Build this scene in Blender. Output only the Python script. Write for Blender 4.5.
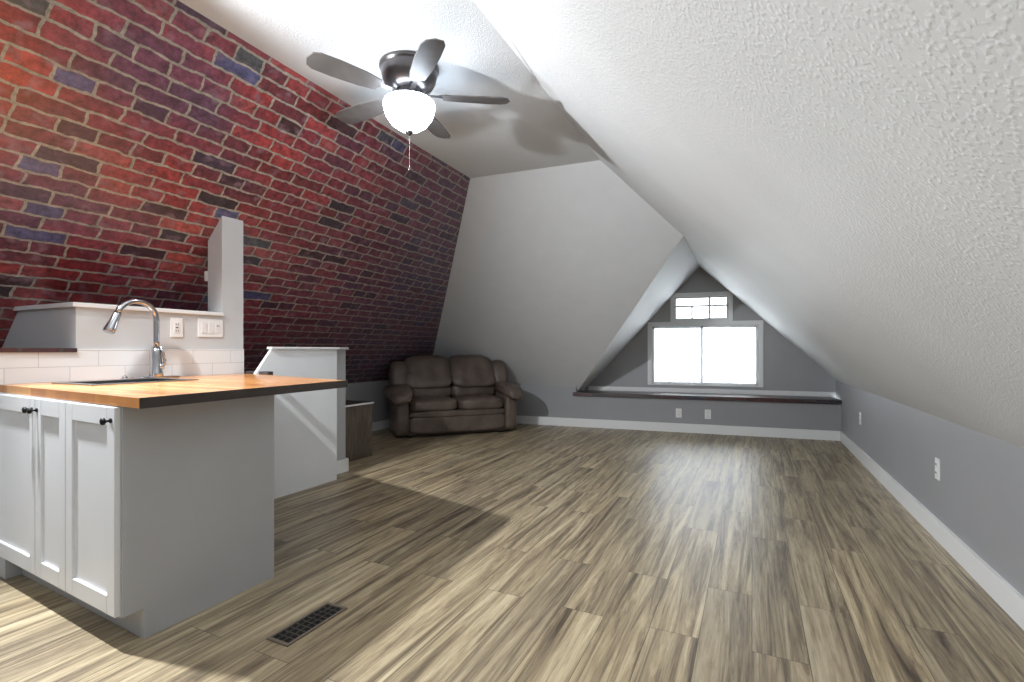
import bpy, bmesh, math, random
from mathutils import Vector, Matrix
from mathutils.geometry import delaunay_2d_cdt
random.seed(7)
sc = bpy.context.scene
COL = sc.collection
for o in list(bpy.data.objects):
    bpy.data.objects.remove(o)

# ------------------------------------------------------------------ camera
F_PX, CY, CX_H = 500.0, 350.0, 1.08
YAW = math.atan(240.0 / 500.0)
cd = bpy.data.cameras.new('camera')
cam = bpy.data.objects.new('camera', cd)
COL.objects.link(cam)
cam.location = (0, 0, CX_H)
cam.rotation_euler = (math.pi / 2, 0, YAW)
cd.sensor_width = 36.0
cd.lens = 36.0 * F_PX / 1024.0
cd.shift_y = (CY - 341.0) / 1024.0
cd.clip_start = 0.02
sc.camera = cam

# ------------------------------------------------------------------ world, exposure, light levels
SKY = 11.0            # bright overcast sky outside the window
LAMP_KITCHEN = 430.0   # watts of the kitchen spotlight
LAMP_FAN = 20.0      # frosted bowl of the ceiling fan
FILL_REAR = 46.0     # two unseen ceiling lamps added for fill in the rear of the attic
w = bpy.data.worlds.new('sky')
sc.world = w
w.use_nodes = True
bg = w.node_tree.nodes['Background']
bg.inputs[0].default_value = (0.86, 0.94, 1.0, 1)
bg.inputs[1].default_value = SKY
sc.view_settings.view_transform = 'Standard'
sc.view_settings.look = 'None'
sc.view_settings.exposure = 0.08
sc.view_settings.gamma = 1.0
sc.view_settings.use_curve_mapping = False

# ------------------------------------------------------------------ material helpers
def lin(c):
    c = c / 255.0
    return c / 12.92 if c <= 0.04045 else ((c + 0.055) / 1.055) ** 2.4
def rgb(r, g, b):
    return (lin(r), lin(g), lin(b), 1.0)

class NT:
    def __init__(self, name):
        self.m = bpy.data.materials.new(name)
        self.m.use_nodes = True
        self.t = self.m.node_tree
        self.b = self.t.nodes['Principled BSDF']
    def n(self, typ, **kw):
        nd = self.t.nodes.new(typ)
        for k, v in kw.items():
            if k.startswith('i_'):
                key = k[2:].replace('_', ' ')
                nd.inputs[key].default_value = v
            else:
                setattr(nd, k, v)
        return nd
    def l(self, a, b):
        self.t.links.new(a, b)
    def ramp(self, src, stops, interp='LINEAR'):
        r = self.n('ShaderNodeValToRGB')
        cr = r.color_ramp
        cr.interpolation = interp
        while len(cr.elements) < len(stops):
            cr.elements.new(0.5)
        for e, (p, c) in zip(cr.elements, stops):
            e.position = p
            e.color = c
        self.l(src, r.inputs[0])
        return r
    def mix(self, fac, a, b, mode='MIX'):
        x = self.n('ShaderNodeMix', data_type='RGBA', blend_type=mode)
        for sock, v in ((x.inputs['Factor'], fac), (x.inputs['A'], a), (x.inputs['B'], b)):
            pass
        fa = [s for s in x.inputs if s.name == 'Factor' and s.type == 'VALUE'][0]
        sa = [s for s in x.inputs if s.name == 'A' and s.type == 'RGBA'][0]
        sb = [s for s in x.inputs if s.name == 'B' and s.type == 'RGBA'][0]
        for sock, v in ((fa, fac), (sa, a), (sb, b)):
            if hasattr(v, 'links') or hasattr(v, 'is_output'):
                self.l(v, sock)
            else:
                sock.default_value = v
        return [s for s in x.outputs if s.type == 'RGBA'][0]
    def math(self, op, a, b=0.0):
        x = self.n('ShaderNodeMath', operation=op)
        for sock, v in ((x.inputs[0], a), (x.inputs[1], b)):
            if hasattr(v, 'is_output'):
                self.l(v, sock)
            else:
                sock.default_value = v
        return x.outputs[0]
    def bump(self, h, strength, dist):
        b = self.n('ShaderNodeBump')
        b.inputs['Strength'].default_value = strength
        b.inputs['Distance'].default_value = dist
        self.l(h, b.inputs['Height'])
        self.l(b.outputs[0], self.b.inputs['Normal'])

def plain(name, c, rough=0.5, metal=0.0, var=0.04, scale=6.0, bump=0.0, bscale=60.0, spec=0.5):
    t = NT(name)
    co = t.n('ShaderNodeTexCoord')
    nz = t.n('ShaderNodeTexNoise', i_Scale=scale, i_Detail=4.0)
    t.l(co.outputs['Object'], nz.inputs['Vector'])
    lo = tuple(max(0, x * (1 - var)) for x in c[:3]) + (1,)
    hi = tuple(min(1, x * (1 + var)) for x in c[:3]) + (1,)
    r = t.ramp(nz.outputs['Fac'], [(0.3, lo), (0.7, hi)])
    t.l(r.outputs[0], t.b.inputs['Base Color'])
    t.b.inputs['Roughness'].default_value = rough
    t.b.inputs['Metallic'].default_value = metal
    t.b.inputs['Specular IOR Level'].default_value = spec
    if bump:
        n2 = t.n('ShaderNodeTexNoise', i_Scale=bscale, i_Detail=5.0)
        t.l(co.outputs['Object'], n2.inputs['Vector'])
        t.bump(n2.outputs['Fac'], bump, 0.01)
    return t.m

def emit(name, c, s):
    t = NT(name)
    t.b.inputs['Base Color'].default_value = (0.8, 0.8, 0.8, 1)
    t.b.inputs['Emission Color'].default_value = c
    t.b.inputs['Emission Strength'].default_value = s
    return t.m

def texture_ceiling(name, c, strength, scale):
    t = NT(name)
    co = t.n('ShaderNodeTexCoord')
    nw = t.n('ShaderNodeTexNoise', i_Scale=scale * .6, i_Detail=3.0)
    t.l(co.outputs['Object'], nw.inputs['Vector'])
    vw = t.n('ShaderNodeVectorMath', operation='SCALE')
    t.l(nw.outputs['Color'], vw.inputs[0])
    vw.inputs['Scale'].default_value = .012
    va = t.n('ShaderNodeVectorMath', operation='ADD')
    t.l(co.outputs['Object'], va.inputs[0])
    t.l(vw.outputs[0], va.inputs[1])
    n1 = t.n('ShaderNodeTexVoronoi', feature='SMOOTH_F1', i_Scale=scale * .75)
    n1.inputs['Smoothness'].default_value = .6
    t.l(va.outputs[0], n1.inputs['Vector'])
    n2 = t.n('ShaderNodeTexNoise', i_Scale=2.2, i_Detail=3.0)
    t.l(co.outputs['Object'], n2.inputs['Vector'])
    r = t.ramp(n2.outputs['Fac'], [(0.3, tuple(x * 0.95 for x in c[:3]) + (1,)), (0.7, c)])
    t.l(r.outputs[0], t.b.inputs['Base Color'])
    rr = t.ramp(n1.outputs['Distance'], [(0.05, (1, 1, 1, 1)), (0.55, (0, 0, 0, 1))])
    t.bump(rr.outputs[0], strength, 0.006)
    t.b.inputs['Roughness'].default_value = 0.6
    return t.m

def brick_material(name, shade=1.0):
    t = NT(name)
    uv = t.n('ShaderNodeUVMap')
    uv.uv_map = 'UVMap'
    # rough, wandering edges
    nd = t.n('ShaderNodeTexNoise', i_Scale=13.0, i_Detail=4.0)
    t.l(uv.outputs[0], nd.inputs['Vector'])
    sub = t.n('ShaderNodeVectorMath', operation='SUBTRACT')
    t.l(nd.outputs['Color'], sub.inputs[0])
    sub.inputs[1].default_value = (0.5, 0.5, 0.5)
    sca = t.n('ShaderNodeVectorMath', operation='SCALE')
    t.l(sub.outputs[0], sca.inputs[0])
    sca.inputs['Scale'].default_value = 0.034
    add = t.n('ShaderNodeVectorMath', operation='ADD')
    t.l(uv.outputs[0], add.inputs[0])
    t.l(sca.outputs[0], add.inputs[1])
    br = t.n('ShaderNodeTexBrick', offset=0.5, offset_frequency=2, squash=0.62, squash_frequency=3)
    t.l(add.outputs[0], br.inputs['Vector'])
    br.inputs['Color1'].default_value = (0, 0, 0, 1)
    br.inputs['Color2'].default_value = (1, 1, 1, 1)
    br.inputs['Mortar'].default_value = (0.5, 0.5, 0.5, 1)
    br.inputs['Scale'].default_value = 1.0
    br.inputs['Mortar Size'].default_value = 0.0075
    br.inputs['Mortar Smooth'].default_value = 0.25
    br.inputs['Bias'].default_value = 0.0
    br.inputs['Brick Width'].default_value = 0.27
    br.inputs['Row Height'].default_value = 0.083
    pal = t.ramp(br.outputs['Color'], [
        (0.00, rgb(78, 46, 46)), (0.05, rgb(60, 48, 52)), (0.09, rgb(128, 50, 50)), (0.24, rgb(160, 64, 64)),
        (0.42, rgb(146, 56, 60)), (0.56, rgb(178, 70, 66)), (0.68, rgb(148, 58, 60)), (0.79, rgb(118, 54, 60)),
        (0.89, rgb(184, 86, 76)), (0.955, rgb(92, 98, 140)), (0.985, rgb(84, 92, 90))], 'CONSTANT')
    # broad random drifts of purple-grey over the bricks
    nb = t.n('ShaderNodeTexNoise', i_Scale=0.9, i_Detail=4.0)
    t.l(uv.outputs[0], nb.inputs['Vector'])
    fb = t.ramp(nb.outputs['Fac'], [(0.46, (0, 0, 0, 1)), (0.64, (0.7, 0.7, 0.7, 1))])
    # bluish window light painted into the brick colours, stronger towards the far end
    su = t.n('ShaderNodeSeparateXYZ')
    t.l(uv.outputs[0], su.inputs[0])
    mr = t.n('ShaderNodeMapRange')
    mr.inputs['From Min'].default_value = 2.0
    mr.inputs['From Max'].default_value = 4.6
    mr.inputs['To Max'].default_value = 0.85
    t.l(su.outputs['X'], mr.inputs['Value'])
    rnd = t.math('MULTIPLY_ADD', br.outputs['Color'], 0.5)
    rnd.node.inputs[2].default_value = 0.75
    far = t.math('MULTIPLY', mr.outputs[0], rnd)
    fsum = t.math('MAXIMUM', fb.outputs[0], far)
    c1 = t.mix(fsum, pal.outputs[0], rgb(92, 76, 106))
    # mottling within each brick
    nm = t.n('ShaderNodeTexNoise', i_Scale=20.0, i_Detail=8.0, i_Roughness=0.75)
    t.l(uv.outputs[0], nm.inputs['Vector'])
    fm = t.ramp(nm.outputs['Fac'], [(0.36, (0.36, 0.36, 0.37, 1)), (0.62, (1.35, 1.28, 1.28, 1))])
    c2 = t.mix(0.9, c1, fm.outputs[0], 'MULTIPLY')
    ng = t.n('ShaderNodeTexNoise', i_Scale=11.0, i_Detail=4.0)
    t.l(uv.outputs[0], ng.inputs['Vector'])
    fg = t.ramp(ng.outputs['Fac'], [(0.56, (0, 0, 0, 1)), (0.72, (0.6, 0.6, 0.6, 1))])
    c3 = t.mix(fg.outputs[0], c2, rgb(150, 120, 135))
    mo = t.ramp(nm.outputs['Fac'], [(0.3, rgb(108, 107, 100)), (0.65, rgb(182, 177, 162))])
    c4 = t.mix(br.outputs['Fac'], c3, mo.outputs[0])
    if shade < 1.0:
        c4 = t.mix(1.0, c4, (shade, shade, shade * 1.1, 1), 'MULTIPLY')
    t.l(c4, t.b.inputs['Base Color'])
    t.b.inputs['Roughness'].default_value = 0.33
    t.b.inputs['Specular IOR Level'].default_value = 0.9
    hh = t.mix(br.outputs['Fac'], fm.outputs[0], (0.25, 0.25, 0.25, 1))
    t.bump(hh, 0.12, 0.004)
    return t.m

def floor_material(name):
    t = NT(name)
    co = t.n('ShaderNodeTexCoord')
    sp = t.n('ShaderNodeSeparateXYZ')
    t.l(co.outputs['Object'], sp.inputs[0])
    cb = t.n('ShaderNodeCombineXYZ')
    t.l(sp.outputs['Y'], cb.inputs['X'])
    t.l(sp.outputs['X'], cb.inputs['Y'])
    br = t.n('ShaderNodeTexBrick', offset=0.37, offset_frequency=2, squash=1.0)
    t.l(cb.outputs[0], br.inputs['Vector'])
    br.inputs['Color1'].default_value = (0, 0, 0, 1)
    br.inputs['Color2'].default_value = (1, 1, 1, 1)
    br.inputs['Mortar'].default_value = (0.3, 0.3, 0.3, 1)
    br.inputs['Scale'].default_value = 1.0
    br.inputs['Mortar Size'].default_value = 0.0012
    br.inputs['Mortar Smooth'].default_value = 0.1
    br.inputs['Brick Width'].default_value = 1.22
    br.inputs['Row Height'].default_value = 0.18
    # shift the grain from plank to plank
    mul = t.n('ShaderNodeVectorMath', operation='SCALE')
    t.l(br.outputs['Color'], mul.inputs[0])
    mul.inputs['Scale'].default_value = 7.0
    add = t.n('ShaderNodeVectorMath', operation='ADD')
    t.l(cb.outputs[0], add.inputs[0])
    t.l(mul.outputs[0], add.inputs[1])
    mp = t.n('ShaderNodeMapping')
    mp.inputs['Scale'].default_value = (0.6, 12.0, 1.0)
    t.l(add.outputs[0], mp.inputs['Vector'])
    g1 = t.n('ShaderNodeTexNoise', i_Scale=1.5, i_Detail=8.0, i_Roughness=0.7, i_Distortion=1.0)
    t.l(mp.outputs[0], g1.inputs['Vector'])
    mp2 = t.n('ShaderNodeMapping')
    mp2.inputs['Scale'].default_value = (3.5, 60.0, 1.0)
    t.l(add.outputs[0], mp2.inputs['Vector'])
    g2 = t.n('ShaderNodeTexNoise', i_Scale=1.5, i_Detail=5.0, i_Roughness=0.7)
    t.l(mp2.outputs[0], g2.inputs['Vector'])
    base = t.ramp(g1.outputs['Fac'], [(0.32, rgb(78, 67, 55)), (0.43, rgb(126, 112, 91)),
                                      (0.53, rgb(166, 150, 121)), (0.66, rgb(196, 182, 152))])
    fine = t.ramp(g2.outputs['Fac'], [(0.32, (0.50, 0.48, 0.46, 1)), (0.50, (1.0, 1.0, 1.0, 1)), (0.75, (1.1, 1.1, 1.1, 1))])
    c1 = t.mix(0.75, base.outputs[0], fine.outputs[0], 'MULTIPLY')
    pl = t.ramp(br.outputs['Color'], [(0.0, (0.80, 0.80, 0.82, 1)), (0.5, (0.94, 0.93, 0.92, 1)), (1.0, (1.02, 1.0, 0.96, 1))])
    c2 = t.mix(1.0, c1, pl.outputs[0], 'MULTIPLY')
    c3 = t.mix(br.outputs['Fac'], c2, rgb(70, 62, 52))
    t.l(c3, t.b.inputs['Base Color'])
    rr = t.ramp(g2.outputs['Fac'], [(0.3, (0.46, 0.46, 0.46, 1)), (0.7, (0.36, 0.36, 0.36, 1))])
    t.l(rr.outputs[0], t.b.inputs['Roughness'])
    t.bump(g2.outputs['Fac'], 0.10, 0.002)
    return t.m

def butcher_material(name):
    t = NT(name)
    co = t.n('ShaderNodeTexCoord')
    sp = t.n('ShaderNodeSeparateXYZ')
    t.l(co.outputs['Object'], sp.inputs[0])
    cb = t.n('ShaderNodeCombineXYZ')
    t.l(sp.outputs['X'], cb.inputs['X'])
    t.l(sp.outputs['Y'], cb.inputs['Y'])
    br = t.n('ShaderNodeTexBrick', offset=0.43, offset_frequency=2)
    t.l(cb.outputs[0], br.inputs['Vector'])
    br.inputs['Color1'].default_value = (0, 0, 0, 1)
    br.inputs['Color2'].default_value = (1, 1, 1, 1)
    br.inputs['Mortar'].default_value = (0.4, 0.4, 0.4, 1)
    br.inputs['Scale'].default_value = 1.0
    br.inputs['Mortar Size'].default_value = 0.0006
    br.inputs['Brick Width'].default_value = 0.62
    br.inputs['Row Height'].default_value = 0.034
    mp = t.n('ShaderNodeMapping')
    mp.inputs['Scale'].default_value = (4.0, 60.0, 1.0)
    t.l(cb.outputs[0], mp.inputs['Vector'])
    g = t.n('ShaderNodeTexNoise', i_Scale=1.5, i_Detail=5.0)
    t.l(mp.outputs[0], g.inputs['Vector'])
    r = t.ramp(br.outputs['Color'], [(0.0, rgb(156, 100, 56)), (0.5, rgb(182, 126, 74)), (1.0, rgb(200, 148, 94))])
    f = t.ramp(g.outputs['Fac'], [(0.3, (0.78, 0.74, 0.7, 1)), (0.6, (1, 1, 1, 1))])
    c = t.mix(0.8, r.outputs[0], f.outputs[0], 'MULTIPLY')
    t.l(c, t.b.inputs['Base Color'])
    t.b.inputs['Roughness'].default_value = 0.22
    return t.m

def tile_material(name):
    t = NT(name)
    uv = t.n('ShaderNodeUVMap')
    uv.uv_map = 'UVMap'
    br = t.n('ShaderNodeTexBrick', offset=0.5, offset_frequency=2)
    t.l(uv.outputs[0], br.inputs['Vector'])
    br.inputs['Color1'].default_value = rgb(226, 227, 228)
    br.inputs['Color2'].default_value = rgb(232, 233, 233)
    br.inputs['Mortar'].default_value = rgb(196, 197, 197)
    br.inputs['Scale'].default_value = 1.0
    br.inputs['Mortar Size'].default_value = 0.0016
    br.inputs['Brick Width'].default_value = 0.26
    br.inputs['Row Height'].default_value = 0.0865
    t.l(br.outputs['Color'], t.b.inputs['Base Color'])
    t.b.inputs['Roughness'].default_value = 0.15
    inv = t.math('SUBTRACT', 1.0, br.outputs['Fac'])
    t.bump(inv, 0.4, 0.002)
    return t.m

def glass_material(name):
    t = NT(name)
    out = t.t.nodes['Material Output']
    tr = t.n('ShaderNodeBsdfTransparent')
    gl = t.n('ShaderNodeBsdfGlossy')
    gl.inputs['Roughness'].default_value = 0.02
    mx = t.n('ShaderNodeMixShader')
    fr = t.n('ShaderNodeFresnel')
    t.l(fr.outputs[0], mx.inputs[0])
    t.l(tr.outputs[0], mx.inputs[1])
    t.l(gl.outputs[0], mx.inputs[2])
    t.l(mx.outputs[0], out.inputs['Surface'])
    return t.m

def sheer_material(name):
    t = NT(name)
    out = t.t.nodes['Material Output']
    co = t.n('ShaderNodeTexCoord')
    wv = t.n('ShaderNodeTexNoise', i_Scale=40.0, i_Detail=2.0)
    t.l(co.outputs['Object'], wv.inputs['Vector'])
    r = t.ramp(wv.outputs['Fac'], [(0.3, (0.86, 0.87, 0.88, 1)), (0.7, (0.93, 0.93, 0.93, 1))])
    tl = t.n('ShaderNodeBsdfTranslucent')
    t.l(r.outputs[0], tl.inputs[0])
    df = t.n('ShaderNodeBsdfDiffuse')
    t.l(r.outputs[0], df.inputs[0])
    tr = t.n('ShaderNodeBsdfTransparent')
    m1 = t.n('ShaderNodeMixShader')
    m1.inputs[0].default_value = 0.35
    t.l(tl.outputs[0], m1.inputs[1])
    t.l(df.outputs[0], m1.inputs[2])
    m2 = t.n('ShaderNodeMixShader')
    m2.inputs[0].default_value = 0.45
    t.l(m1.outputs[0], m2.inputs[1])
    t.l(tr.outputs[0], m2.inputs[2])
    t.l(m2.outputs[0], out.inputs['Surface'])
    return t.m

def leather_material(name):
    t = NT(name)
    co = t.n('ShaderNodeTexCoord')
    n1 = t.n('ShaderNodeTexNoise', i_Scale=5.0, i_Detail=4.0)
    t.l(co.outputs['Object'], n1.inputs['Vector'])
    r = t.ramp(n1.outputs['Fac'], [(0.3, rgb(80, 68, 61)), (0.7, rgb(106, 92, 83))])
    t.l(r.outputs[0], t.b.inputs['Base Color'])
    n2 = t.n('ShaderNodeTexNoise', i_Scale=14.0, i_Detail=5.0, i_Distortion=0.8)
    t.l(co.outputs['Object'], n2.inputs['Vector'])
    t.bump(n2.outputs['Fac'], 0.25, 0.02)
    t.b.inputs['Roughness'].default_value = 0.42
    return t.m

def darkwood_material(name):
    t = NT(name)
    co = t.n('ShaderNodeTexCoord')
    mp = t.n('ShaderNodeMapping')
    mp.inputs['Scale'].default_value = (9.0, 9.0, 1.6)
    t.l(co.outputs['Object'], mp.inputs['Vector'])
    n1 = t.n('ShaderNodeTexNoise', i_Scale=2.2, i_Detail=5.0, i_Distortion=2.0)
    t.l(mp.outputs[0], n1.inputs['Vector'])
    r = t.ramp(n1.outputs['Fac'], [(0.3, rgb(72, 62, 54)), (0.55, rgb(96, 84, 72)), (0.75, rgb(112, 98, 82))])
    t.l(r.outputs[0], t.b.inputs['Base Color'])
    t.b.inputs['Roughness'].default_value = 0.5
    return t.m

M = {}
M['slope'] = texture_ceiling('textured_slope_paint', rgb(210, 211, 212), 0.2, 140.0)
M['ceiling'] = texture_ceiling('textured_ceiling_paint', rgb(226, 229, 232), 0.2, 125.0)
M['backslope'] = plain('smooth_light_grey_paint', rgb(213, 214, 216), 0.6, var=0.02)
M['knee'] = plain('grey_wall_paint', rgb(150, 150, 152), 0.45, var=0.03, scale=2.0)
M['windowwall'] = plain('mid_grey_wall_paint', rgb(160, 160, 161), 0.55, var=0.02)
M['white'] = plain('white_trim_paint', rgb(226, 226, 225), 0.35, var=0.01)
M['halfwall'] = plain('half_wall_light_grey', rgb(200, 201, 201), 0.4, var=0.01)
M['gloss'] = plain('glossy_white_panel', rgb(226, 227, 228), 0.12, var=0.01)
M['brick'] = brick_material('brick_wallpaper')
M['darkbrick'] = brick_material('dark_brick_paper', 0.16)
M['floor'] = floor_material('grey_oak_planks')
M['tile'] = tile_material('white_subway_tile')
M['butcher'] = butcher_material('butcher_block')
M['darkedge'] = plain('dark_stained_edge', rgb(58, 50, 46), 0.4, var=0.15, scale=20)
M['cabwhite'] = plain('cabinet_white_lacquer', rgb(216, 217, 219), 0.3, var=0.01)
M['cabgrey'] = plain('cabinet_side_grey', rgb(172, 173, 175), 0.4, var=0.02)
M['chrome'] = plain('chrome', rgb(190, 190, 194), 0.12, 1.0, var=0.02)
M['steel'] = plain('brushed_steel', rgb(150, 152, 154), 0.28, 1.0, var=0.05)
M['blackmetal'] = plain('black_metal', rgb(34, 33, 33), 0.45, 0.6, var=0.1)
M['bronze'] = plain('gunmetal', rgb(92, 88, 88), 0.3, 0.8, var=0.06)
M['blade'] = plain('dark_fan_blade', rgb(96, 92, 90), 0.45, var=0.15, scale=12)
M['leather'] = leather_material('brown_grey_leather')
M['darkwood'] = darkwood_material('dark_wood')
M['plastic'] = plain('white_plastic', rgb(232, 232, 230), 0.3, var=0.01)
M['slot'] = plain('dark_slot', rgb(60, 60, 60), 0.5)
M['glass'] = glass_material('window_glass')
M['sheer'] = sheer_material('white_sheer_cloth')
M['vent'] = plain('vent_frame_metal', rgb(128, 116, 102), 0.4, 0.4, var=0.05)
M['duct'] = plain('duct_shadow_black', rgb(12, 12, 12), 0.8)
M['ventdark'] = plain('vent_black_grille', rgb(70, 64, 58), 0.5, 0.3, var=0.1)
M['bowl'] = emit('lit_frosted_bowl', (0.76, 0.87, 1.0, 1), LAMP_FAN)
M['lens'] = emit('lit_spot_lens', (1.0, 0.97, 0.93, 1), 20.0)
M['diffuser'] = emit('lit_diffuser', (0.80, 0.91, 1.0, 1), FILL_REAR)

# ------------------------------------------------------------------ geometry helpers
class MB:
    """Collects shapes into one bmesh, linked as ONE object."""
    def __init__(self):
        self.b = bmesh.new()
    def box(self, x0, x1, y0, y1, z0, z1, bev=0.0):
        t = bmesh.new()
        bmesh.ops.create_cube(t, size=1.0)
        for v in t.verts:
            v.co = Vector(((x0 + x1) / 2 + v.co.x * (x1 - x0), (y0 + y1) / 2 + v.co.y * (y1 - y0),
                           (z0 + z1) / 2 + v.co.z * (z1 - z0)))
        if bev:
            bmesh.ops.bevel(t, geom=t.edges[:], offset=bev, segments=2, affect='EDGES', profile=0.6)
        self._add(t)
        return self
    def _add(self, t, mat=None):
        if mat is not None:
            bmesh.ops.transform(t, matrix=mat, verts=t.verts)
        me = bpy.data.meshes.new('t')
        t.to_mesh(me)
        t.free()
        self.b.from_mesh(me)
        bpy.data.meshes.remove(me)
    def poly(self, pts, off, bev=0.0):
        """Planar polygon pts, thickened by the vector off."""
        t = bmesh.new()
        vs = [t.verts.new(p) for p in pts]
        f = t.faces.new(vs)
        r = bmesh.ops.extrude_face_region(t, geom=[f])
        bmesh.ops.translate(t, vec=Vector(off), verts=[e for e in r['geom'] if isinstance(e, bmesh.types.BMVert)])
        bmesh.ops.recalc_face_normals(t, faces=t.faces)
        if bev:
            bmesh.ops.bevel(t, geom=t.edges[:], offset=bev, segments=2, affect='EDGES')
        self._add(t)
        return self
    def prism(self, xy, z0, z1, bev=0.0):
        return self.poly([(x, y, z0) for x, y in xy], (0, 0, z1 - z0), bev)
    def lathe(self, prof, c=(0, 0, 0), n=40, mat=None):
        t = bmesh.new()
        rings = []
        for r, z in prof:
            if r < 1e-5:
                rings.append([t.verts.new((c[0], c[1], c[2] + z))])
            else:
                rings.append([t.verts.new((c[0] + r * math.cos(2 * math.pi * k / n), c[1] + r * math.sin(2 * math.pi * k / n), c[2] + z)) for k in range(n)])
        for a, b in zip(rings, rings[1:]):
            for k in range(n):
                k2 = (k + 1) % n
                q = []
                for v in ((a[k] if len(a) > 1 else a[0]), (a[k2] if len(a) > 1 else a[0]), (b[k2] if len(b) > 1 else b[0]), (b[k] if len(b) > 1 else b[0])):
                    if v not in q:
                        q.append(v)
                if len(q) > 2:
                    t.faces.new(q)
        bmesh.ops.recalc_face_normals(t, faces=t.faces)
        for f in t.faces:
            f.smooth = True
        self._add(t, mat)
        return self
    def tube(self, pts, rad, n=14, caps=True):
        pts = [Vector(p) for p in pts]
        rads = rad if isinstance(rad, (list, tuple)) else [rad] * len(pts)
        t = bmesh.new()
        rings = []
        up = None
        for i, p in enumerate(pts):
            d = (pts[min(i + 1, len(pts) - 1)] - pts[max(i - 1, 0)]).normalized()
            if up is None:
                up = Vector((0, 0, 1)) if abs(d.z) < 0.9 else Vector((0, 1, 0))
            s = d.cross(up).normalized()
            u = s.cross(d).normalized()
            up = u
            rings.append([t.verts.new(p + (s * math.cos(2 * math.pi * k / n) + u * math.sin(2 * math.pi * k / n)) * rads[i]) for k in range(n)])
        for a, b in zip(rings, rings[1:]):
            for k in range(n):
                f = t.faces.new((a[k], a[(k + 1) % n], b[(k + 1) % n], b[k]))
                f.smooth = True
        if caps:
            t.faces.new(rings[0][::-1])
            t.faces.new(rings[-1])
        bmesh.ops.recalc_face_normals(t, faces=t.faces)
        self._add(t)
        return self
    def puff(self, c, s, e=4.0, n=14, fn=None, rot=None):
        """Rounded cushion: a cube grid pulled on to a superellipsoid."""
        t = bmesh.new()
        bmesh.ops.create_cube(t, size=2.0)
        bmesh.ops.subdivide_edges(t, edges=t.edges[:], cuts=n, use_grid_fill=True)
        for v in t.verts:
            p = v.co
            q = p / ((abs(p.x) ** e + abs(p.y) ** e + abs(p.z) ** e) ** (1.0 / e))
            q = Vector((q.x * s[0], q.y * s[1], q.z * s[2]))
            if fn:
                q = fn(q, Vector((q.x / s[0], q.y / s[1], q.z / s[2])))
            v.co = q
        for f in t.faces:
            f.smooth = True
        m = Matrix.Translation(Vector(c))
        if rot is not None:
            m = m @ rot
        self._add(t, m)
        return self
    def build(self, name, mat, parent=None, uv=None, smooth=False):
        me = bpy.data.meshes.new(name)
        bmesh.ops.recalc_face_normals(self.b, faces=self.b.faces)
        if uv:
            lay = self.b.loops.layers.uv.new('UVMap')
            for f in self.b.faces:
                for lp in f.loops:
                    lp[lay].uv = uv(lp.vert.co)
        if smooth:
            for f in self.b.faces:
                f.smooth = True
        self.b.to_mesh(me)
        self.b.free()
        me.materials.append(mat)
        o = bpy.data.objects.new(name, me)
        COL.objects.link(o)
        if parent is not None:
            o.parent = parent
        return o

def thing(name, label, cat, loc=(0, 0, 0), rz=0.0, group=None):
    o = bpy.data.objects.new(name, None)
    o.empty_display_size = 0.1
    COL.objects.link(o)
    o.location = loc
    o.rotation_euler = (0, 0, rz)
    return tag(o, label, cat, group)
def tag(o, label, cat, group=None):
    o['label'] = label
    o['category'] = cat
    if group:
        o['group'] = group
    return o
def struct(o, label=None, cat=None):
    o['kind'] = 'structure'
    if label:
        o['label'] = label
    if cat:
        o['category'] = cat
    return o
def copy_thing(src, loc, rz, label):
    r = src.copy()
    COL.objects.link(r)
    r.location = loc
    r.rotation_euler = (0, 0, rz)
    r['label'] = label
    for ch in list(src.children):
        c = ch.copy()
        COL.objects.link(c)
        c.parent = r
        for g in list(ch.children):
            d = g.copy()
            COL.objects.link(d)
            d.parent = c
    return r

# ------------------------------------------------------------------ room measurements (metres)
H = 2.79                     # flat ceiling
YF = -2.6                    # gable wall behind the camera
XR, ZR = 0.959, 0.695        # right knee wall and its height
XCR, XCL = -1.23, -2.53      # edges of the flat ceiling
SR = (H - ZR) / (XR - XCR)   # pitch of the right slope
SL = 1.05                    # pitch of the brick slope
XL = -4.56
ZL = H - SL * (XCL - XL)
def yb(x):                   # line of the back knee wall
    return 7.057 + 0.0935 * (x - 0.959)
def zback(x, y):             # back slope
    return H - 0.918 * (y - 4.31 - 0.072 * (x + 2.52))
def zleft(x):
    return H - SL * (XCL - x)
def xleft(z):
    return XCL - (H - z) / SL
def zright(x):
    return ZR + SR * (XR - x)
def yhip(x, z):
    return 4.31 + 0.072 * (x + 2.52) + (H - z) / 0.918
def knee_z(x):
    return zback(x, yb(x))
LEDGE = 0.485                # top of the window ledge
RECESS = 0.45
def yw(x):
    return yb(x) + RECESS
TH = 0.08
WN = Vector((-0.0935, 1.0, 0)).normalized()

C1 = Vector((XCL, 4.31, H))
C2 = Vector((XCR, yhip(XCR, H), H))
# dormer: its right side is the right slope itself; its left side is a plane of its own
R1 = Vector((-0.60, 5.0, zright(-0.60)))
R2 = Vector((-0.645, yw(-0.645), zright(-0.645)))
B2 = Vector((-2.26, yw(-2.26), LEDGE))
dn = (R2 - R1).cross(B2 - R1).normalized()
dr = (R2 - R1)
def on_line_back(p, d):      # where p + k d meets the back slope
    f0 = zback(p.x, p.y) - p.z
    q = p + d
    f1 = zback(q.x, q.y) - q.z
    return p + d * (f0 / (f0 - f1))
AF = on_line_back(R1, dr)
# foot of the dormer's left edge: back slope, dormer plane, ledge height
p0 = B2.copy()
dirh = dn.cross(Vector((0, 0, 1)))
B1 = on_line_back(p0, dirh if abs(dirh.y) > 1e-6 else Vector((0, -1, 0)))

def slab(name, pts, off, mat, uv=None):
    return struct(MB().poly(pts, off).build(name, mat, uv=uv))

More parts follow.
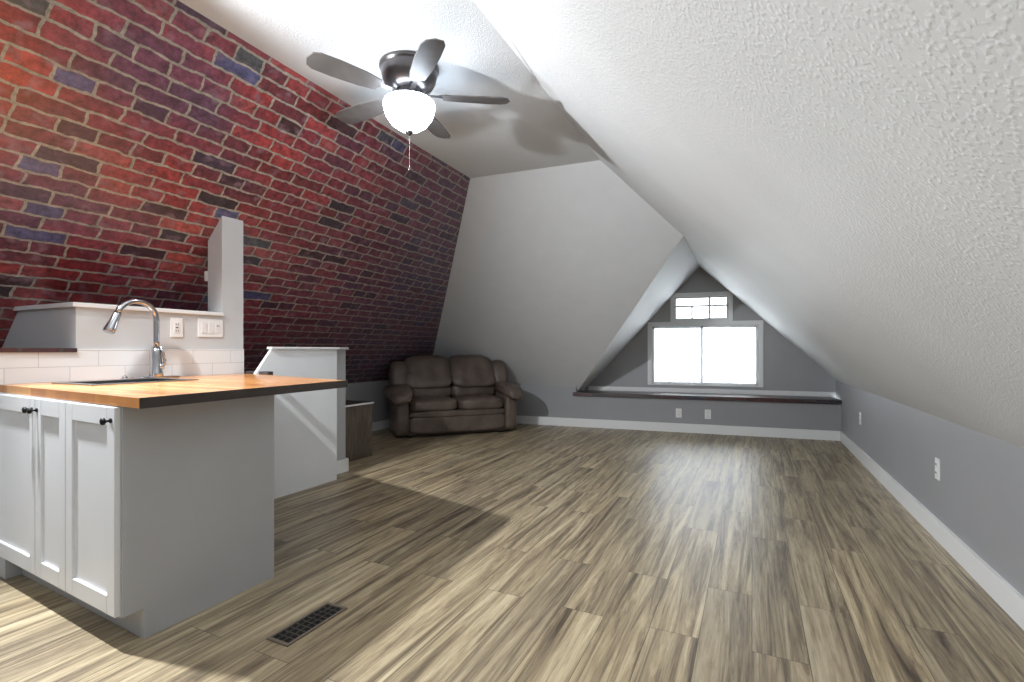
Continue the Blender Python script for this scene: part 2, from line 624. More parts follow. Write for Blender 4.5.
# floor, ceiling, slopes
slab('floor', [(XL - .1, YF - .1, 0), (XR + .1, YF - .1, 0), (XR + .1, yb(XR) + .1, 0), (XL - .1, yb(XL) + .1, 0)], (0, 0, -0.06), M['floor'])
slab('ceiling', [(XCL, YF, H), (XCR, YF, H), C2, C1], (0, 0, TH), M['ceiling'])
slab('wall_right_slope', [(XR, YF, ZR), (XR, yw(XR), ZR), R2, AF, C2, (XCR, YF, H)], Vector((SR, 0, 1)).normalized() * TH, M['slope'])
zh = ZL - .12
hip = Vector((xleft(zh), yhip(xleft(zh), zh), zh))
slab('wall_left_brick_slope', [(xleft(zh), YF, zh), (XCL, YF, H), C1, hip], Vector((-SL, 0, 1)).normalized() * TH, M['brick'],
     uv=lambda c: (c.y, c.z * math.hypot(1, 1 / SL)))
B1w = Vector((B1.x, B1.y, B1.z))
kx = -2.24
slab('wall_back_slope', [C1, C2, AF, B1, (kx, yb(kx) + .1, zback(kx, yb(kx) + .1)), hip], Vector((0, 0.918, 1)).normalized() * TH, M['backslope'])
slab('wall_dormer_slope', [AF, R2, B2, B1], Vector((-1, 0, 1)).normalized() * 0.05, M['slope'])
# knee walls
slab('wall_right', [(XR, YF, 0), (XR, yw(XR), 0), (XR, yw(XR), ZR), (XR, YF, ZR)], (TH, 0, 0), M['knee'])
slab('wall_left', [(XL, YF, 0), (XL, yb(XL), 0), (XL, yb(XL), ZL), (XL, YF, ZL)], (-TH, 0, 0), M['knee'])
slab('wall_back', [(XL, yb(XL), 0), (XR, yb(XR), 0), (XR, yb(XR), LEDGE - 0.05), (kx, yb(kx), LEDGE - 0.05), (kx, yb(kx), knee_z(kx)), (XL, yb(XL), knee_z(XL))], WN * TH, M['knee'])
slab('wall_front', [(XL, YF, 0), (XR, YF, 0), (XR, YF, ZR), (XCR, YF, H), (XCL, YF, H), (XL, YF, ZL)], (0, -TH, 0), M['backslope'])

# window wall with two openings
def cdt_wall(name, outer, holes, y_of, thick, mat):
    vs = [Vector(p) for p in outer]
    ed, faces = [], []
    faces.append(list(range(len(outer))))
    for h in holes:
        s = len(vs)
        vs += [Vector(p) for p in h]
        faces.append(list(range(s, s + len(h)))[::-1])
        ed += [(s + i, s + (i + 1) % len(h)) for i in range(len(h))]
    ed += [(i, (i + 1) % len(outer)) for i in range(len(outer))]
    r = delaunay_2d_cdt(vs, ed, [], 2, 1e-6)
    t = bmesh.new()
    bv = [t.verts.new((p.x, y_of(p.x), p.y)) for p in r[0]]
    def inside(px, pz, rect):
        return min(q[0] for q in rect) < px < max(q[0] for q in rect) and min(q[1] for q in rect) < pz < max(q[1] for q in rect)
    fs = []
    for f in r[2]:
        cx = sum(r[0][i].x for i in f) / len(f)
        cz = sum(r[0][i].y for i in f) / len(f)
        if any(inside(cx, cz, h) for h in holes):
            continue
        fs.append(t.faces.new([bv[i] for i in f]))
    g = bmesh.ops.extrude_face_region(t, geom=fs)
    bmesh.ops.translate(t, vec=WN * thick, verts=[e for e in g['geom'] if isinstance(e, bmesh.types.BMVert)])
    m = MB()
    m._add(t)
    return struct(m.build(name, mat))
WL = (-1.345, 0.135, 0.585, 1.475)     # lower window, outside of trim: x0 x1 z0 z1
WU = (-1.035, -0.235, 1.475, 1.875)    # upper window
TRW = 0.055
lo = [(WL[0] + TRW, 0.60), (WL[1] - TRW, 0.60), (WL[1] - TRW, WL[3] - TRW), (WL[0] + TRW, WL[3] - TRW)]
up = [(WU[0] + TRW, WU[2] + 0.03), (WU[1] - TRW, WU[2] + 0.03), (WU[1] - TRW, WU[3] - TRW), (WU[0] + TRW, WU[3] - TRW)]
cdt_wall('wall_window', [(B2.x - .0, LEDGE - .03), (XR, LEDGE - .03), (XR, ZR), (R2.x, R2.z), (B2.x, LEDGE)], [lo, up], yw, 0.12, M['windowwall'])

def wb(m, x0, x1, z0, z1, d0, d1, bev=0.0):
    """Box on the window wall: x, z range and depth range measured from the wall face into the room (negative = towards outside)."""
    a = Vector((x0, yw(x0), z0)) - WN * d0
    b = Vector((x1, yw(x1), z0)) - WN * d0
    return m.poly([a, b, b + Vector((0, 0, z1 - z0)), a + Vector((0, 0, z1 - z0))], -WN * (d1 - d0), bev)

# lower window: casing, sash frames and panes
def window(name, rect, hole, label):
    root = bpy.data.objects.new(name, None)
    COL.objects.link(root)
    struct(root, label, 'window')
    m = MB()
    x0, x1, z0, z1 = rect
    hx0, hz0 = hole[0]
    hx1, hz1 = hole[2]
    wb(m, x0, hx0, z0, z1, 0, .02, .003)
    wb(m, hx1, x1, z0, z1, 0, .02, .003)
    wb(m, hx0, hx1, hz1, z1, 0, .02, .003)
    if hz0 - z0 > .005:
        wb(m, hx0, hx1, z0, hz0, 0, .02, .003)
    m.build('window_casing', M['white'], root)
    return root, hx0, hx1, hz0, hz1
w1, a0, a1, b0, b1 = window('window_1', WL, lo, 'wide lower attic window behind white sheer curtains')
m = MB()
FR = .035
wb(m, a0, a0 + FR, b0, b1, -.09, -.04); wb(m, a1 - FR, a1, b0, b1, -.09, -.04)
wb(m, a0 + FR, a1 - FR, b0, b0 + FR, -.09, -.04); wb(m, a0 + FR, a1 - FR, b1 - FR, b1, -.09, -.04)
mid = (a0 + a1) / 2 - .02
wb(m, mid - .02, mid + .02, b0 + FR, b1 - FR, -.09, -.04)
m.build('sash_frame', M['white'], w1)
for x0, x1 in ((a0 + FR, mid - .02), (mid + .02, a1 - FR)):
    m = MB(); wb(m, x0, x1, b0 + FR, b1 - FR, -.07, -.066); m.build('pane', M['glass'], w1)
w2, a0u, a1u, b0u, b1u = window('window_2', WU, up, 'small upper attic window with a white muntin grid')
m = MB(); F2 = .02
wb(m, a0u, a0u + F2, b0u, b1u, -.09, -.04); wb(m, a1u - F2, a1u, b0u, b1u, -.09, -.04)
wb(m, a0u + F2, a1u - F2, b0u, b0u + F2, -.09, -.04); wb(m, a0u + F2, a1u - F2, b1u - F2, b1u, -.09, -.04)
m.build('sash_frame', M['white'], w2)
m = MB()
zz = b0u + (b1u - b0u) * .60
wb(m, a0u + F2, a1u - F2, zz - .014, zz + .014, -.085, -.045)
wu = a1u - a0u
wb(m, a0u + wu * .33 - .014, a0u + wu * .33 + .014, b0u + F2, zz - .014, -.085, -.045)
wb(m, a0u + wu * .66 - .014, a0u + wu * .66 + .014, b0u + F2, b1u - F2, -.083, -.047)
m.build('muntin_grid', M['white'], w2)
m = MB(); wb(m, a0u + F2, a1u - F2, b0u + F2, b1u - F2, -.07, -.066); m.build('pane', M['glass'], w2)

# sheer curtains
def curtain(x0, x1, label, folds, seed):
    rnd = random.Random(seed)
    t = bmesh.new()
    nx, nz = 90, 14
    ph = [rnd.uniform(0, 6.28) for _ in range(4)]
    g = []
    for j in range(nz + 1):
        row = []
        v = j / nz
        for i in range(nx + 1):
            u = i / nx
            x = x0 + (x1 - x0) * u
            d = .012 * math.sin(folds * 6.283 * u + ph[0]) + .006 * math.sin(folds * 13.1 * u + ph[1] + v)
            d *= .6 + .4 * (1 - v)
            z = b0 + .012 + (b1 - b0 - .03) * v + .006 * math.sin(9 * u + ph[2]) * (1 - v)
            p = Vector((x, yw(x), z)) + WN * (.022 + d * .6)
            row.append(t.verts.new(p))
        g.append(row)
    for j in range(nz):
        for i in range(nx):
            t.faces.new((g[j][i], g[j][i + 1], g[j + 1][i + 1], g[j + 1][i])).smooth = True
    m = MB(); m._add(t)
    o = m.build('curtain', M['sheer'])
    tag(o, label, 'curtain', 'white sheer curtains')
    return o
curtain(a0 + .035, mid + .012, 'left white sheer curtain panel with soft folds over the lower window', 7, 3)
curtain(mid - .004, a1 - .004, 'right white sheer curtain panel hanging flat over the lower window', 5, 5)
rod = thing('curtain_rod', 'thin white rod across the top of the lower window', 'curtain rod')
m = MB()
pa = Vector((a0 + .005, yw(a0), b1 - .03)) + WN * .012
pb = Vector((a1 - .005, yw(a1), b1 - .03)) + WN * .012
m.tube([pa, pb], .006, 10)
m.build('rod', M['white'], rod)
for x in (a0 + .02, mid, ):
    m = MB(); wb(m, x - .012, x + .012, b1 - .045, b1 - .005, -.03, -.004, .003); m.build('bracket', M['steel'], rod)

# white band along the foot of the window wall, ledge in brick paper
m = MB(); wb(m, B2.x + .06, XR, LEDGE, .545, 0, .016, .003); struct(m.build('trim_1', M['white']))
def led(x, d):
    p = Vector((x, yb(x), 0)) + WN * d
    return (p.x, p.y)
m = MB().prism([led(-2.28, -.04), led(XR - .001, -.04), led(XR - .001, RECESS - .002), led(-2.22, RECESS - .002)], LEDGE - .05, LEDGE, .006)
o = m.build('window_ledge', M['darkbrick'], uv=lambda c: (c.x, c.y * .8 + c.z))
tag(o, 'long low ledge under the attic window, papered in dark glossy brick print', 'ledge')

# baseboards
def base_board(name, p, q, side, h=.115, th=.016):
    p, q = Vector(p), Vector(q)
    n = Vector(side)
    m = MB()
    m.poly([p, q, q + Vector((0, 0, h)), p + Vector((0, 0, h))], n * th)
    b = m.build(name, M['white'])
    return struct(b)
base_board('baseboard_right', (XR, YF, 0), (XR, yb(XR), 0), (-1, 0, 0))
base_board('baseboard_back', (XL, yb(XL), 0), (XR, yb(XR), 0), tuple(-WN))
base_board('baseboard_left', (XL, 3.9, 0), (XL, yb(XL), 0), (1, 0, 0))

# ------------------------------------------------------------------ stair half wall with tile, post and cap
XT = -3.28
Y0, YB0, YP0, YP1 = 0.75, 1.41, 2.233, 2.392
hw = bpy.data.objects.new('wall_kitchen_half_wall', None)
COL.objects.link(hw)
struct(hw, 'grey half wall behind the sink with white tile and a tall corner post', 'half wall')
m = MB()
m.box(XT - .10, XT, Y0, YB0, 0, 1.068)
m.box(XT - .10, XT, YB0, YP0, 0, 1.312)
# return towards the brick slope
zt = 1.312
m.poly([(XT - .10, YB0, 1.09), (xleft(1.09), YB0, 1.09), (xleft(zt), YB0, zt), (XT - .10, YB0, zt)], (0, .10, 0))
m.poly([(XT - .10, Y0, 0), (XL, Y0, 0), (XL, Y0, ZL), (xleft(1.068), Y0, 1.068), (XT - .10, Y0, 1.068)], (0, .10, 0))
m.build('wall_body', M['halfwall'], hw)
m = MB()
xa = XT - .152
m.poly([(XT, YP0, 0), (XT, YP0, zleft(XT)), (xa, YP0, zleft(xa)), (xa, YP0, 0)], (0, YP1 - YP0, 0))
m.build('post', M['halfwall'], hw)
m = MB()
m.box(XT - .12, XT + .022, YB0 - .022, YP0 - .001, zt, zt + .024, .004)
m.poly([(XT - .12, YB0 - .022, zt), (xleft(zt), YB0 - .022, zt), (xleft(zt + .024), YB0 - .022, zt + .024), (XT - .12, YB0 - .022, zt + .024)], (0, .14, 0))
m.build('cap', M['white'], hw)
m = MB()
m.box(XT, XT + .009, Y0, YP1, .905, 1.078, .001)
m.build('tile_panel', M['tile'], hw, uv=lambda c: (c.y + .05, c.z - .905))
m = MB()
m.box(XT, XT + .010, YB0, YP1, 1.078, 1.085, .001)
m.build('tile_edge', M['white'], hw)
m = MB()
m.poly([(XT + .02, Y0, 1.068), (xleft(1.068) + .01, Y0, 1.068), (xleft(1.068) + .01, YB0 - .002, 1.068), (XT + .02, YB0 - .002, 1.068)], (0, 0, .022))
o = m.build('shelf_ledge', M['darkbrick'], uv=lambda c: (c.y, c.x + c.z))
tag(o, 'dark brick-papered shelf ledge on top of the tiled wall left of the sink', 'ledge')

# white glossy half wall further along
g2 = bpy.data.objects.new('wall_stair_half_wall', None)
COL.objects.link(g2)
struct(g2, 'white glossy half wall by the stairs beyond the wood counter', 'half wall')
XS = -3.12
m = MB()
ytop, yslant = 2.50, 2.36
m.poly([(XS, yslant, 0), (XS, 3.125, 0), (XS, 3.125, 1.085), (XS, ytop, 1.085), (XS, yslant, .90)], (-.025, 0, 0))
m.box(XS - .14, XS - .025, 2.68, 3.125, 0, 1.085)
m.build('panel', M['gloss'], g2)
m = MB()
m.box(XS - .25, XS - .141, 2.80, 3.37, 0, 1.085)
m.build('wall_body', M['cabgrey'], g2)
m = MB()
m.poly([(XS + .015, ytop - .01, 1.085), (XS + .015, 3.14, 1.085), (XS - .12, 3.39, 1.085), (XS - .27, 3.39, 1.085), (XS - .27, 2.82, 1.085), (XS - .04, ytop - .01, 1.085)], (0, 0, .018), .003)
m.build('cap', M['white'], g2)
m = MB()
m.box(XS - .14, XS - .122, 3.18, 3.39, 0, .115, .002)
m.box(XS - .25, XS - .14, 3.371, 3.39, 0, .115, .002)
m.build('baseboard', M['white'], g2)

# ------------------------------------------------------------------ peninsula
ZC = .914
CA, CB_, CC, CD = (-1.905, .998), (-1.995, 2.068), (XT + .012, 2.392), (XT + .012, 1.098)
ct = thing('countertop', 'wide butcher block peninsula countertop with a dark right edge', 'countertop', (-2.6, 1.6, ZC - .036))
def L(p):   # world xy -> countertop local xy
    return (p[0] + 2.6, p[1] - 1.6)
# the sink cut-out
S0, S1, T0, T1 = -3.10, -2.75, 1.25, 1.72
outer = [CA, CB_, CC, CD]
hole = [(S0, T0), (S1, T0), (S1, T1), (S0, T1)]
def cdt_plate(outer, hole, z0, z1):
    vs = [Vector(p) for p in outer + hole]
    n = len(outer); k = len(hole)
    ed = [(i, (i + 1) % n) for i in range(n)] + [(n + i, n + (i + 1) % k) for i in range(k)]
    r = delaunay_2d_cdt(vs, ed, [], 1, 1e-6)
    t = bmesh.new()
    bv = [t.verts.new((p.x, p.y, z0)) for p in r[0]]
    x0, x1 = min(p[0] for p in hole), max(p[0] for p in hole)
    y0, y1 = min(p[1] for p in hole), max(p[1] for p in hole)
    fs = []
    for f in r[2]:
        cx = sum(r[0][i].x for i in f) / len(f); cy = sum(r[0][i].y for i in f) / len(f)
        if x0 < cx < x1 and y0 < cy < y1:
            continue
        fs.append(t.faces.new([bv[i] for i in f]))
    g = bmesh.ops.extrude_face_region(t, geom=fs)
    bmesh.ops.translate(t, vec=(0, 0, z1 - z0), verts=[e for e in g['geom'] if isinstance(e, bmesh.types.BMVert)])
    m = MB(); m._add(t)
    return m
cdt_plate([L(p) for p in outer], [L(p) for p in hole], 0, .036).build('butcher_block', M['butcher'], ct)
m = MB()
m.prism([L(CA), L((CA[0] + .006, CA[1])), L((CB_[0] + .006, CB_[1] + .003)), L((CB_[0], CB_[1]))], -.001, .037)
m.build('edge_band', M['darkedge'], ct)
o = MB().box(-3.26, -3.03, 2.395, 2.44, .902, .93, .004).build('counter_end_strip', M['darkbrick'], uv=lambda c: (c.x, c.y + c.z))
tag(o, 'short dark brick-papered strip at the far end of the wood counter', 'trim strip')

# base cabinet under it
cab = thing('base_cabinet', 'light grey peninsula base cabinet with white shaker doors', 'cabinet', (0, 0, 0))
XS2 = -2.05
def yfr(x):      # front line of the cabinet box
    return 1.019 + (-x + XS2) * .062
m = MB()
m.prism([(XS2 - .018, yfr(XS2)), (XS2 - .018, 1.655), (XT + .02, 1.735), (XT + .02, yfr(XT + .02))], .108, .66)
m.prism([(XS2 - .018, yfr(XS2)), (XS2 - .018, yfr(XS2) + .09), (XT + .02, yfr(XT) + .09), (XT + .02, yfr(XT + .02))], .66, ZC - .0365)
m.prism([(XS2 - .018, 1.60), (XS2 - .018, 1.655), (XT + .02, 1.90), (XT + .02, 1.845)], .66, ZC - .0365)
m.build('carcass', M['cabgrey'], cab)
m = MB()
m.poly([(XS2, yfr(XS2), .112), (XS2, 1.09, .112), (XS2, 1.09, 0), (XS2, 1.655, 0), (XS2, 1.655, ZC - .0365), (XS2, yfr(XS2), ZC - .0365)], (-.018, 0, 0))
m.build('side_panel', M['cabgrey'], cab)
m = MB()
m.prism([(XS2 - .019, 1.09), (XS2 - .019, 1.105), (-3.17, 1.165), (-3.17, 1.15)], 0, .108)
m.build('toe_kick', M['cabgrey'], cab)
m = MB()
m.prism([(-3.17, 1.09), (-3.17, 1.165), (XT + .02, 1.17), (XT + .02, 1.095)], 0, .108)
m.build('foot_block', M['cabgrey'], cab)
def door(x0, x1, knob_x):
    z0, z1 = .118, ZC - .041
    st = .058
    ux = Vector((-1, .062, 0)).normalized()
    nf = Vector((-.062, -1, 0)).normalized()
    o0 = Vector((x1, yfr(x1) - .001, 0))
    Wd = (x1 - x0) / abs(ux.x)
    def seg(m, a, b, c, d, t0, t1, bev=0):
        p = o0 + ux * a + nf * t0
        q = o0 + ux * b + nf * t0
        m.poly([p + Vector((0, 0, c)), q + Vector((0, 0, c)), q + Vector((0, 0, d)), p + Vector((0, 0, d))], nf * (t1 - t0), bev)
    m = MB()
    seg(m, 0, st, z0, z1, 0, .02, .002)
    seg(m, Wd - st, Wd, z0, z1, 0, .02, .002)
    seg(m, st, Wd - st, z0, z0 + st + .01, 0, .02, .002)
    seg(m, st, Wd - st, z1 - st - .01, z1, 0, .02, .002)
    seg(m, st - .004, Wd - st + .004, z0 + st, z1 - st, .001, .010)
    d = m.build('door', M['cabwhite'], cab)
    kp = o0 + ux * (x1 - knob_x) + nf * .02 + Vector((0, 0, z1 - .048))
    m = MB()
    m.tube([kp, kp + nf * .004], .009, 16)
    m.tube([kp + nf * .003, kp + nf * .02], .0045, 12)
    m.tube([kp + nf * .018, kp + nf * .022, kp + nf * .030, kp + nf * .033], [.008, .0135, .0125, .006], 16)
    k = m.build('knob', M['blackmetal'], d)
    k['label'] = 'dark metal knob'
door(-2.457, -2.058, -2.082)
door(-2.752, -2.462, -2.732)
door(-3.25, -2.757, -2.782)

# sink and faucet
sk = thing('kitchen_sink', 'drop-in stainless steel sink in the wood counter beside the faucet', 'sink', ((S0 + S1) / 2, (T0 + T1) / 2, ZC))
hx, hy = (S1 - S0) / 2, (T1 - T0) / 2
m = MB()
rw = .028
m.box(-hx - .012, hx + .012, -hy - .012, -hy + rw, 0, .006, .002)
m.box(-hx - .012, hx + .012, hy - rw, hy + .012, 0, .006, .002)
m.box(-hx - .012, -hx + rw, -hy + rw, hy - rw, 0, .006, .002)
m.box(hx - rw, hx + .012, -hy + rw, hy - rw, 0, .006, .002)
m.build('rim', M['steel'], sk)
m = MB()
i0, i1 = hx - .012, hy - .012
m.box(-i0, -i0 + .004, -i1, i1, -.19, 0); m.box(i0 - .004, i0, -i1, i1, -.19, 0)
m.box(-i0 + .004, i0 - .004, -i1, -i1 + .004, -.19, 0); m.box(-i0 + .004, i0 - .004, i1 - .004, i1, -.19, 0)
m.box(-i0, i0, -i1, i1, -.194, -.19)
m.build('basin', M['steel'], sk)
m = MB().lathe([(.0, .004), (.03, .004), (.042, .001), (.045, -.001), (0, -.001)], (0, 0, -.188), 24)
m.build('drain', M['chrome'], sk)

FX, FY = -3.175, 1.755
fc = thing('kitchen_faucet', 'chrome gooseneck pull-down faucet standing on the wood counter by the sink', 'faucet', (FX, FY, ZC))
m = MB().puff((0, 0, .006), (.03, .13, .0065), 5.0, 8)
m.build('base_plate', M['chrome'], fc)
m = MB().lathe([(.0, .0), (.036, .0), (.035, .02), (.030, .035), (.029, .12), (.026, .15), (.0205, .175), (.0, .176)], (0, 0, .010), 24)
m.build('body', M['chrome'], fc)
m = MB()
pts = [(0, 0, .15), (0, 0, .22), (0, 0, .30), (0, 0, .34)]
Rn = .105
for k in range(1, 17):
    a = math.pi * k / 16 * .90
    pts.append((.0 + .01 * k / 16, -Rn + Rn * math.cos(a), .34 + Rn * math.sin(a)))
m.tube(pts, .0165, 14)
m.build('gooseneck_spout', M['chrome'], fc)
e = Vector(pts[-1]); d = (Vector(pts[-1]) - Vector(pts[-2])).normalized()
m = MB()
m.tube([e - d * .002, e + d * .012, e + d * .05, e + d * .10, e + d * .118], [.0175, .0205, .0225, .029, .0275], 18)
m.build('spray_head', M['chrome'], fc)
m = MB()
m.box(e.x - .008, e.x + .008, e.y - .006 - .030, e.y - .006 - .018, e.z - .075, e.z - .03, .003)
m.build('spray_button', M['blackmetal'], fc)
m = MB()
m.tube([(.012, .010, .07), (.028, .026, .07)], .017, 16)
m.tube([(.026, .024, .075), (.03, .032, .10), (.03, .022, .15), (.028, .008, .185)], [.010, .009, .0075, .006], 12)
m.build('lever_handle', M['chrome'], fc)
o = MB().puff((0, 0, .004), (.018, .018, .005), 4, 5).lathe([(.0, .0), (.012, .0), (.013, .012), (.006, .018), (0, .018)], (0, 0, .006), 16).build('hole_cover', M['chrome'])
o.location = (-3.165, 1.585, ZC)
tag(o, 'small round chrome cap on the counter between faucet and sink', 'cap')

# ------------------------------------------------------------------ wall plates
def outlet(name, label, loc, rz, group=None):
    o = thing(name, label, 'outlet', loc, rz, group)
    MB().box(-.037, .037, -.006, 0, -.06, .06, .003).build('cover_plate', M['plastic'], o)
    for s in (-1, 1):
        m = MB().puff((0, -.007, s * .024), (.017, .003, .015), 4, 6)
        so = m.build('socket', M['white'], o)
        m = MB()
        m.box(-.008, -.0055, -.0115, -.009, s * .024 - .002, s * .024 + .008)
        m.box(.0055, .008, -.0115, -.009, s * .024 - .002, s * .024 + .008)
        m.build('slots', M['slot'], so)
    return o
WA = math.atan(.0935)
g = 'white wall outlets'
def onback(x, z):
    return (x, yb(x), z)
o1 = outlet('wall_outlet', 'white outlet under the window ledge, left one of the pair', onback(-.87, .25), WA, g)
copy_thing(o1, onback(-.515, .25), WA, 'white outlet under the window ledge, right one of the pair')
copy_thing(o1, (XR, 5.9, .41), -math.pi / 2, 'white outlet on the right wall nearest the window corner')
copy_thing(o1, (XR, 3.63, .40), -math.pi / 2, 'white outlet on the right wall nearer the camera')
ZP = 1.222
gf = thing('gfci_outlet', 'single white outlet plate above the tile right of the faucet', 'outlet', (XT, 1.93, ZP), math.pi / 2)
MB().box(-.037, .037, -.007, 0, -.061, .061, .003).build('cover_plate', M['plastic'], gf)
MB().box(-.018, .018, -.010, -.006, -.035, .035, .002).build('socket_face', M['white'], gf)
m = MB()
for zz in (-.02, .02):
    m.box(-.008, -.005, -.0112, -.0095, zz - .006, zz + .006); m.box(.005, .008, -.0112, -.0095, zz - .006, zz + .006)
m.box(-.008, .008, -.0116, -.0095, -.003, .003)
m.build('slots', M['slot'], gf)
sw = thing('light_switch', 'triple white switch plate on the half wall beside the corner post', 'light switch', (XT, 2.15, ZP + .005), math.pi / 2)
MB().box(-.085, .085, -.007, 0, -.061, .061, .003).build('cover_plate', M['plastic'], sw)
for x in (-.048, 0):
    m = MB().poly([(x - .017, -.007, -.034), (x + .017, -.007, -.034), (x + .017, -.007, .034), (x - .017, -.007, .034)], (0, -.005, 0), .0015)
    m.build('rocker', M['white'], sw)
MB().box(.031, .065, -.010, -.006, -.034, .034, .002).build('socket_face', M['white'], sw)
m = MB()
for zz in (.016,):
    m.box(.041, .044, -.0112, -.0095, zz - .006, zz + .006); m.box(.052, .055, -.0112, -.0095, zz - .006, zz + .006)
m.build('slots', M['slot'], sw)
o = MB().box(-.045, -.001, -.03, .03, -.035, .035, .004).build('wall_chime', M['plastic'])
o.location = (xa, 2.266, 1.60)
tag(o, 'small pale box on the left side of the tall corner post', 'chime')

# ------------------------------------------------------------------ floor vent
vt = thing('floor_vent', 'black grille floor vent with a metal rim in the plank floor', 'vent', (-1.577, 1.434, 0))
m = MB()
VX, VY = .056, .150
m.box(-VX, VX, -VY, -VY + .014, 0, .006, .001); m.box(-VX, VX, VY - .014, VY, 0, .006, .001)
m.box(-VX, -VX + .012, -VY + .014, VY - .014, 0, .006, .001); m.box(VX - .012, VX, -VY + .014, VY - .014, 0, .006, .001)
m.build('rim', M['vent'], vt)
m = MB()
m.box(-VX + .010, VX - .010, -VY + .012, VY - .012, .0004, .0012)
m.build('duct_opening', M['duct'], vt)
m = MB()
for k in range(1, 3):
    x = -VX + .012 + (2 * VX - .024) * k / 3
    m.box(x - .003, x + .003, -VY + .013, VY - .013, .001, .005)
for k in range(1, 10):
    y = -VY + .014 + (2 * VY - .028) * k / 10
    m.box(-VX + .011, VX - .011, y - .0035, y + .0035, .001, .0045)
m.build('grille', M['ventdark'], vt)

# ------------------------------------------------------------------ low dark cabinet behind the stair wall
lc = thing('low_cabinet', 'low dark wood cabinet with a pale top edge between half wall and sofa', 'cabinet', (-3.75, 3.79, 0))
MB().box(-.25, .25, -.20, .20, .0, .535, .004).build('body', M['darkwood'], lc)
MB().box(-.26, .262, -.21, .21, .536, .552, .003).build('top_board', M['darkedge'], lc)
MB().box(.2625, .266, -.21, .21, .535, .553, .001).build('top_edge', M['white'], lc)
MB().box(.251, .256, -.18, .18, .03, .50, .002).build('door', M['darkwood'], lc)

# ------------------------------------------------------------------ loveseat
ANG = math.atan2(.617, .787)
sf = thing('loveseat', 'brown leather two-seat reclining sofa in the far left corner', 'sofa', (-3.31, 5.38, 0), ANG + math.radians(9))
lea = M['leather']
MB().box(-.66, .66, .06, .66, .02, .30, .02).build('base', M['darkedge'], sf)
def panel(q, u):
    q.y -= .012 * (1 - u.x * u.x) * (1 if u.y < 0 else 0)
    return q
MB().puff((0, .075, .155), (.625, .05, .105), 7, 12, panel).build('footrest_panel', lea, sf)
MB().puff((0, .065, .285), (.625, .055, .04), 5, 12, panel).build('front_rail', lea, sf)
for s in (-1, 1):
    def seat(q, u):
        q.z += .02 * (1 - u.x * u.x) * (1 - u.y * u.y) * (1 if u.z > 0 else 0)
        q.z += .006 * math.sin(9 * u.x + 2) * math.sin(5 * u.y) * (u.z > 0)
        return q
    MB().puff((s * .315, .27, .385), (.318, .285, .08), 4.5, 16, seat).build('seat_cushion', lea, sf)
    def lumb(q, u):
        q.y -= .015 * math.sin(7 * u.x + s) * (u.y < 0) * .5
        return q
    MB().puff((s * .31, .47, .535), (.312, .12, .105), 3.5, 14, lumb).build('lumbar_cushion', lea, sf)
    def back(q, u):
        q.z -= .045 * max(0, u.x * s) ** 3 * (u.z > 0)
        q.y += .11 * u.z
        q.x += -s * .03 * max(0, u.z) * (u.x * s > 0) * u.x * s
        q.y -= .012 * math.cos(10 * u.x) * (1 - u.z * u.z) * (u.y < 0)
        return q
    MB().puff((s * .322, .51, .795), (.332, .125, .215), 4.6, 18, back).build('back_cushion', lea, sf)
    def bol(q, u):
        q.y += .05 * u.z
        return q
    MB().puff((s * .69, .50, .74), (.12, .15, .20), 3.0, 14, bol).build('side_bolster', lea, sf)
    MB().puff((s * .705, .33, .27), (.085, .33, .25), 6, 14).build('arm_panel', lea, sf)
    def arm(q, u):
        q.z -= .075 * max(0, -u.y) ** 2 + .02 * u.x * s
        q.x += s * .02 * u.y
        return q
    MB().puff((s * .735, .24, .56), (.14, .39, .085), 3.2, 18, arm).build('arm_pillow', lea, sf)
MB().puff((0, .63, .46), (.70, .10, .42), 6, 14, lambda q, u: Vector((q.x, q.y + .06 * u.z, q.z))).build('back_frame', lea, sf)
for sx in (-.6, .6):
    for sy in (.12, .6):
        MB().lathe([(0, 0), (.022, 0), (.026, .03), (0, .03)], (sx, sy, 0), 14).build('foot', M['blackmetal'], sf)

# ------------------------------------------------------------------ ceiling fan
fan = thing('ceiling_fan', 'dark five-blade ceiling fan with a lit frosted bowl and pull chain', 'ceiling fan', (-1.87, 2.46, H))
MB().lathe([(0, 0), (.175, 0), (.178, -.012), (.170, -.022), (.165, -.03), (.168, -.04), (.160, -.075), (.14, -.115), (.105, -.14), (.075, -.15), (0, -.15)], (0, 0, 0), 48).build('motor_housing', M['bronze'], fan)
MB().lathe([(0, -.15), (.075, -.15), (.085, -.165), (.085, -.20), (.10, -.207), (.10, -.215), (0, -.215)], (0, 0, 0), 40).build('light_kit', M['bronze'], fan)
MB().lathe([(0, -.215), (.150, -.215), (.156, -.228), (.153, -.255), (.138, -.300), (.108, -.342), (.062, -.374), (.02, -.386), (0, -.387)], (0, 0, 0), 24).build('glass_bowl', M['bowl'], fan)
MB().lathe([(0, -.385), (.022, -.385), (.026, -.393), (.012, -.405), (.004, -.413), (0, -.414)], (0, 0, 0), 16).build('finial', M['bronze'], fan)
m = MB()
for k in range(24):
    m.puff((0.0, 0.0, -.417 - k * .0075), (.0022, .0022, .003), 2, 1)
m.puff((0, 0, -.609), (.006, .006, .014), 2.5, 3)
m.build('pull_chain', M['chrome'], fan)
A0 = math.atan2(.352, .462) - math.radians(6)
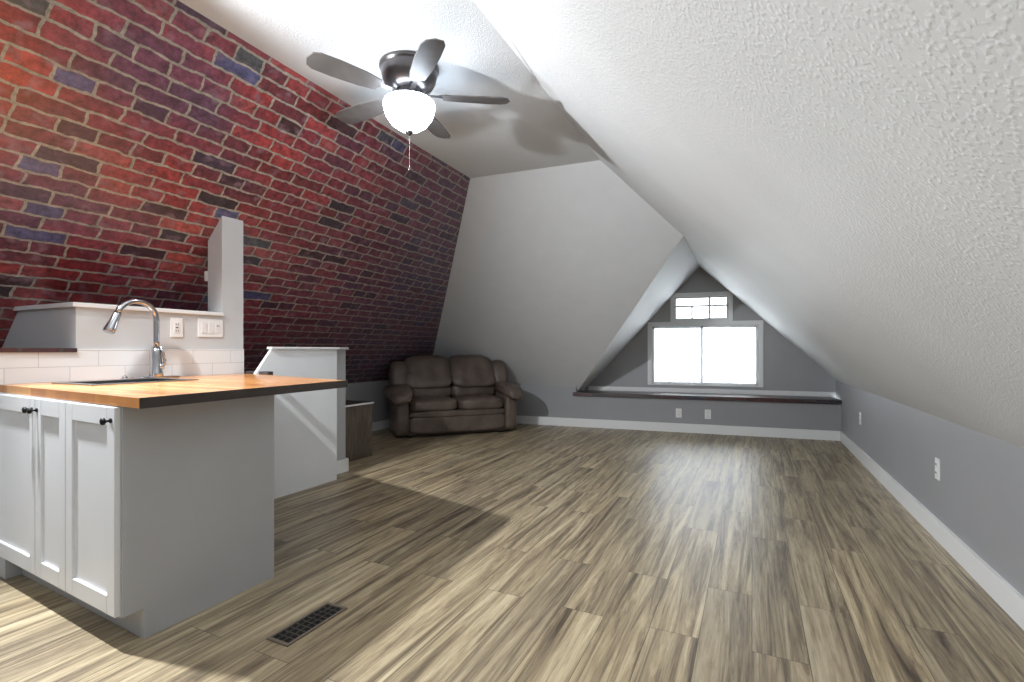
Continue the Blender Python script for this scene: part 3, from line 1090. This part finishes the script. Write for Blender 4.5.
for k in range(5):
    a = A0 + k * 2 * math.pi / 5
    rot = Matrix.Rotation(a, 4, 'Z')
    tilt = Matrix.Translation((.13, 0, -.175)) @ Matrix.Rotation(math.radians(11), 4, 'X') @ Matrix.Translation((-.13, 0, .175))
    t = bmesh.new()
    outl = [(.20, -.045), (.30, -.062), (.45, -.070), (.56, -.066), (.595, -.048), (.61, 0), (.595, .048), (.56, .066), (.45, .070), (.30, .062), (.20, .045)]
    f = t.faces.new([t.verts.new((x, y, -.178)) for x, y in outl])
    g = bmesh.ops.extrude_face_region(t, geom=[f])
    bmesh.ops.translate(t, vec=(0, 0, .007), verts=[e for e in g['geom'] if isinstance(e, bmesh.types.BMVert)])
    m = MB(); m._add(t, rot @ tilt)
    b = m.build('blade', M['blade'], fan)
    t = bmesh.new()
    f = t.faces.new([t.verts.new((x, y, -.171)) for x, y in [(.07, -.016), (.17, -.014), (.22, -.04), (.27, -.03), (.275, 0), (.27, .03), (.22, .04), (.17, .014), (.07, .016)]])
    g = bmesh.ops.extrude_face_region(t, geom=[f])
    bmesh.ops.translate(t, vec=(0, 0, .006), verts=[e for e in g['geom'] if isinstance(e, bmesh.types.BMVert)])
    m = MB(); m._add(t, rot @ tilt)
    m.build('blade_bracket', M['bronze'], b)

# ------------------------------------------------------------------ lamps outside the frame
SX, SY, SZ = -2.88, .86, 2.25
sn = thing('track_spotlight', 'black spotlight head on the brick slope above the kitchen', 'lamp', (SX, SY, SZ))
aim = Vector((.88, .36, -.60)).normalized()
m = MB()
m.tube([-aim * .10, -aim * .095, -aim * .02, aim * .0], [.03, .045, .05, .055], 24)
m.build('lamp_head', M['blackmetal'], sn)
m = MB()
m.tube([aim * .0005, aim * .002], .048, 24)
m.build('lens', M['lens'], sn)
nv = Vector((-SL, 0, 1)).normalized()
m = MB()
dist = (zleft(SX) - SZ) / math.sqrt(1 + SL * SL)
m.tube([nv * .052, nv * (dist - .012)], .008, 10)
m.tube([nv * (dist - .014), nv * (dist - .001)], .05, 24)
m.build('arm', M['blackmetal'], sn)
ld = bpy.data.lights.new('spot_beam', 'SPOT')
ld.energy = LAMP_KITCHEN
ld.color = (.92, .965, 1.0)
ld.spot_size = math.radians(152)
ld.spot_blend = .5
ld.shadow_soft_size = .035
lo_ = bpy.data.objects.new('spot_beam', ld)
COL.objects.link(lo_)
lo_.parent = sn
lo_.location = aim * .045
lo_.rotation_euler = aim.to_track_quat('-Z', 'Y').to_euler()
for i, (lx, ly) in enumerate([(-1.88, -1.9), (-1.88, -.85)]):  # ceiling lights added behind the camera to fill the room
    fl = thing('flush_ceiling_light', ['round flush ceiling light at the rear end of the attic', 'round flush ceiling light overhead near the camera'][i], 'lamp', (lx, ly, H), 0, 'flush ceiling lights')
    MB().lathe([(0, 0), (.20, 0), (.205, -.02), (.20, -.03), (0, -.03)], (0, 0, 0), 32).build('rim', M['white'], fl)
    MB().lathe([(0, -.03), (.19, -.03), (.18, -.055), (.12, -.085), (0, -.095)], (0, 0, 0), 24).build('diffuser', M['diffuser'], fl)
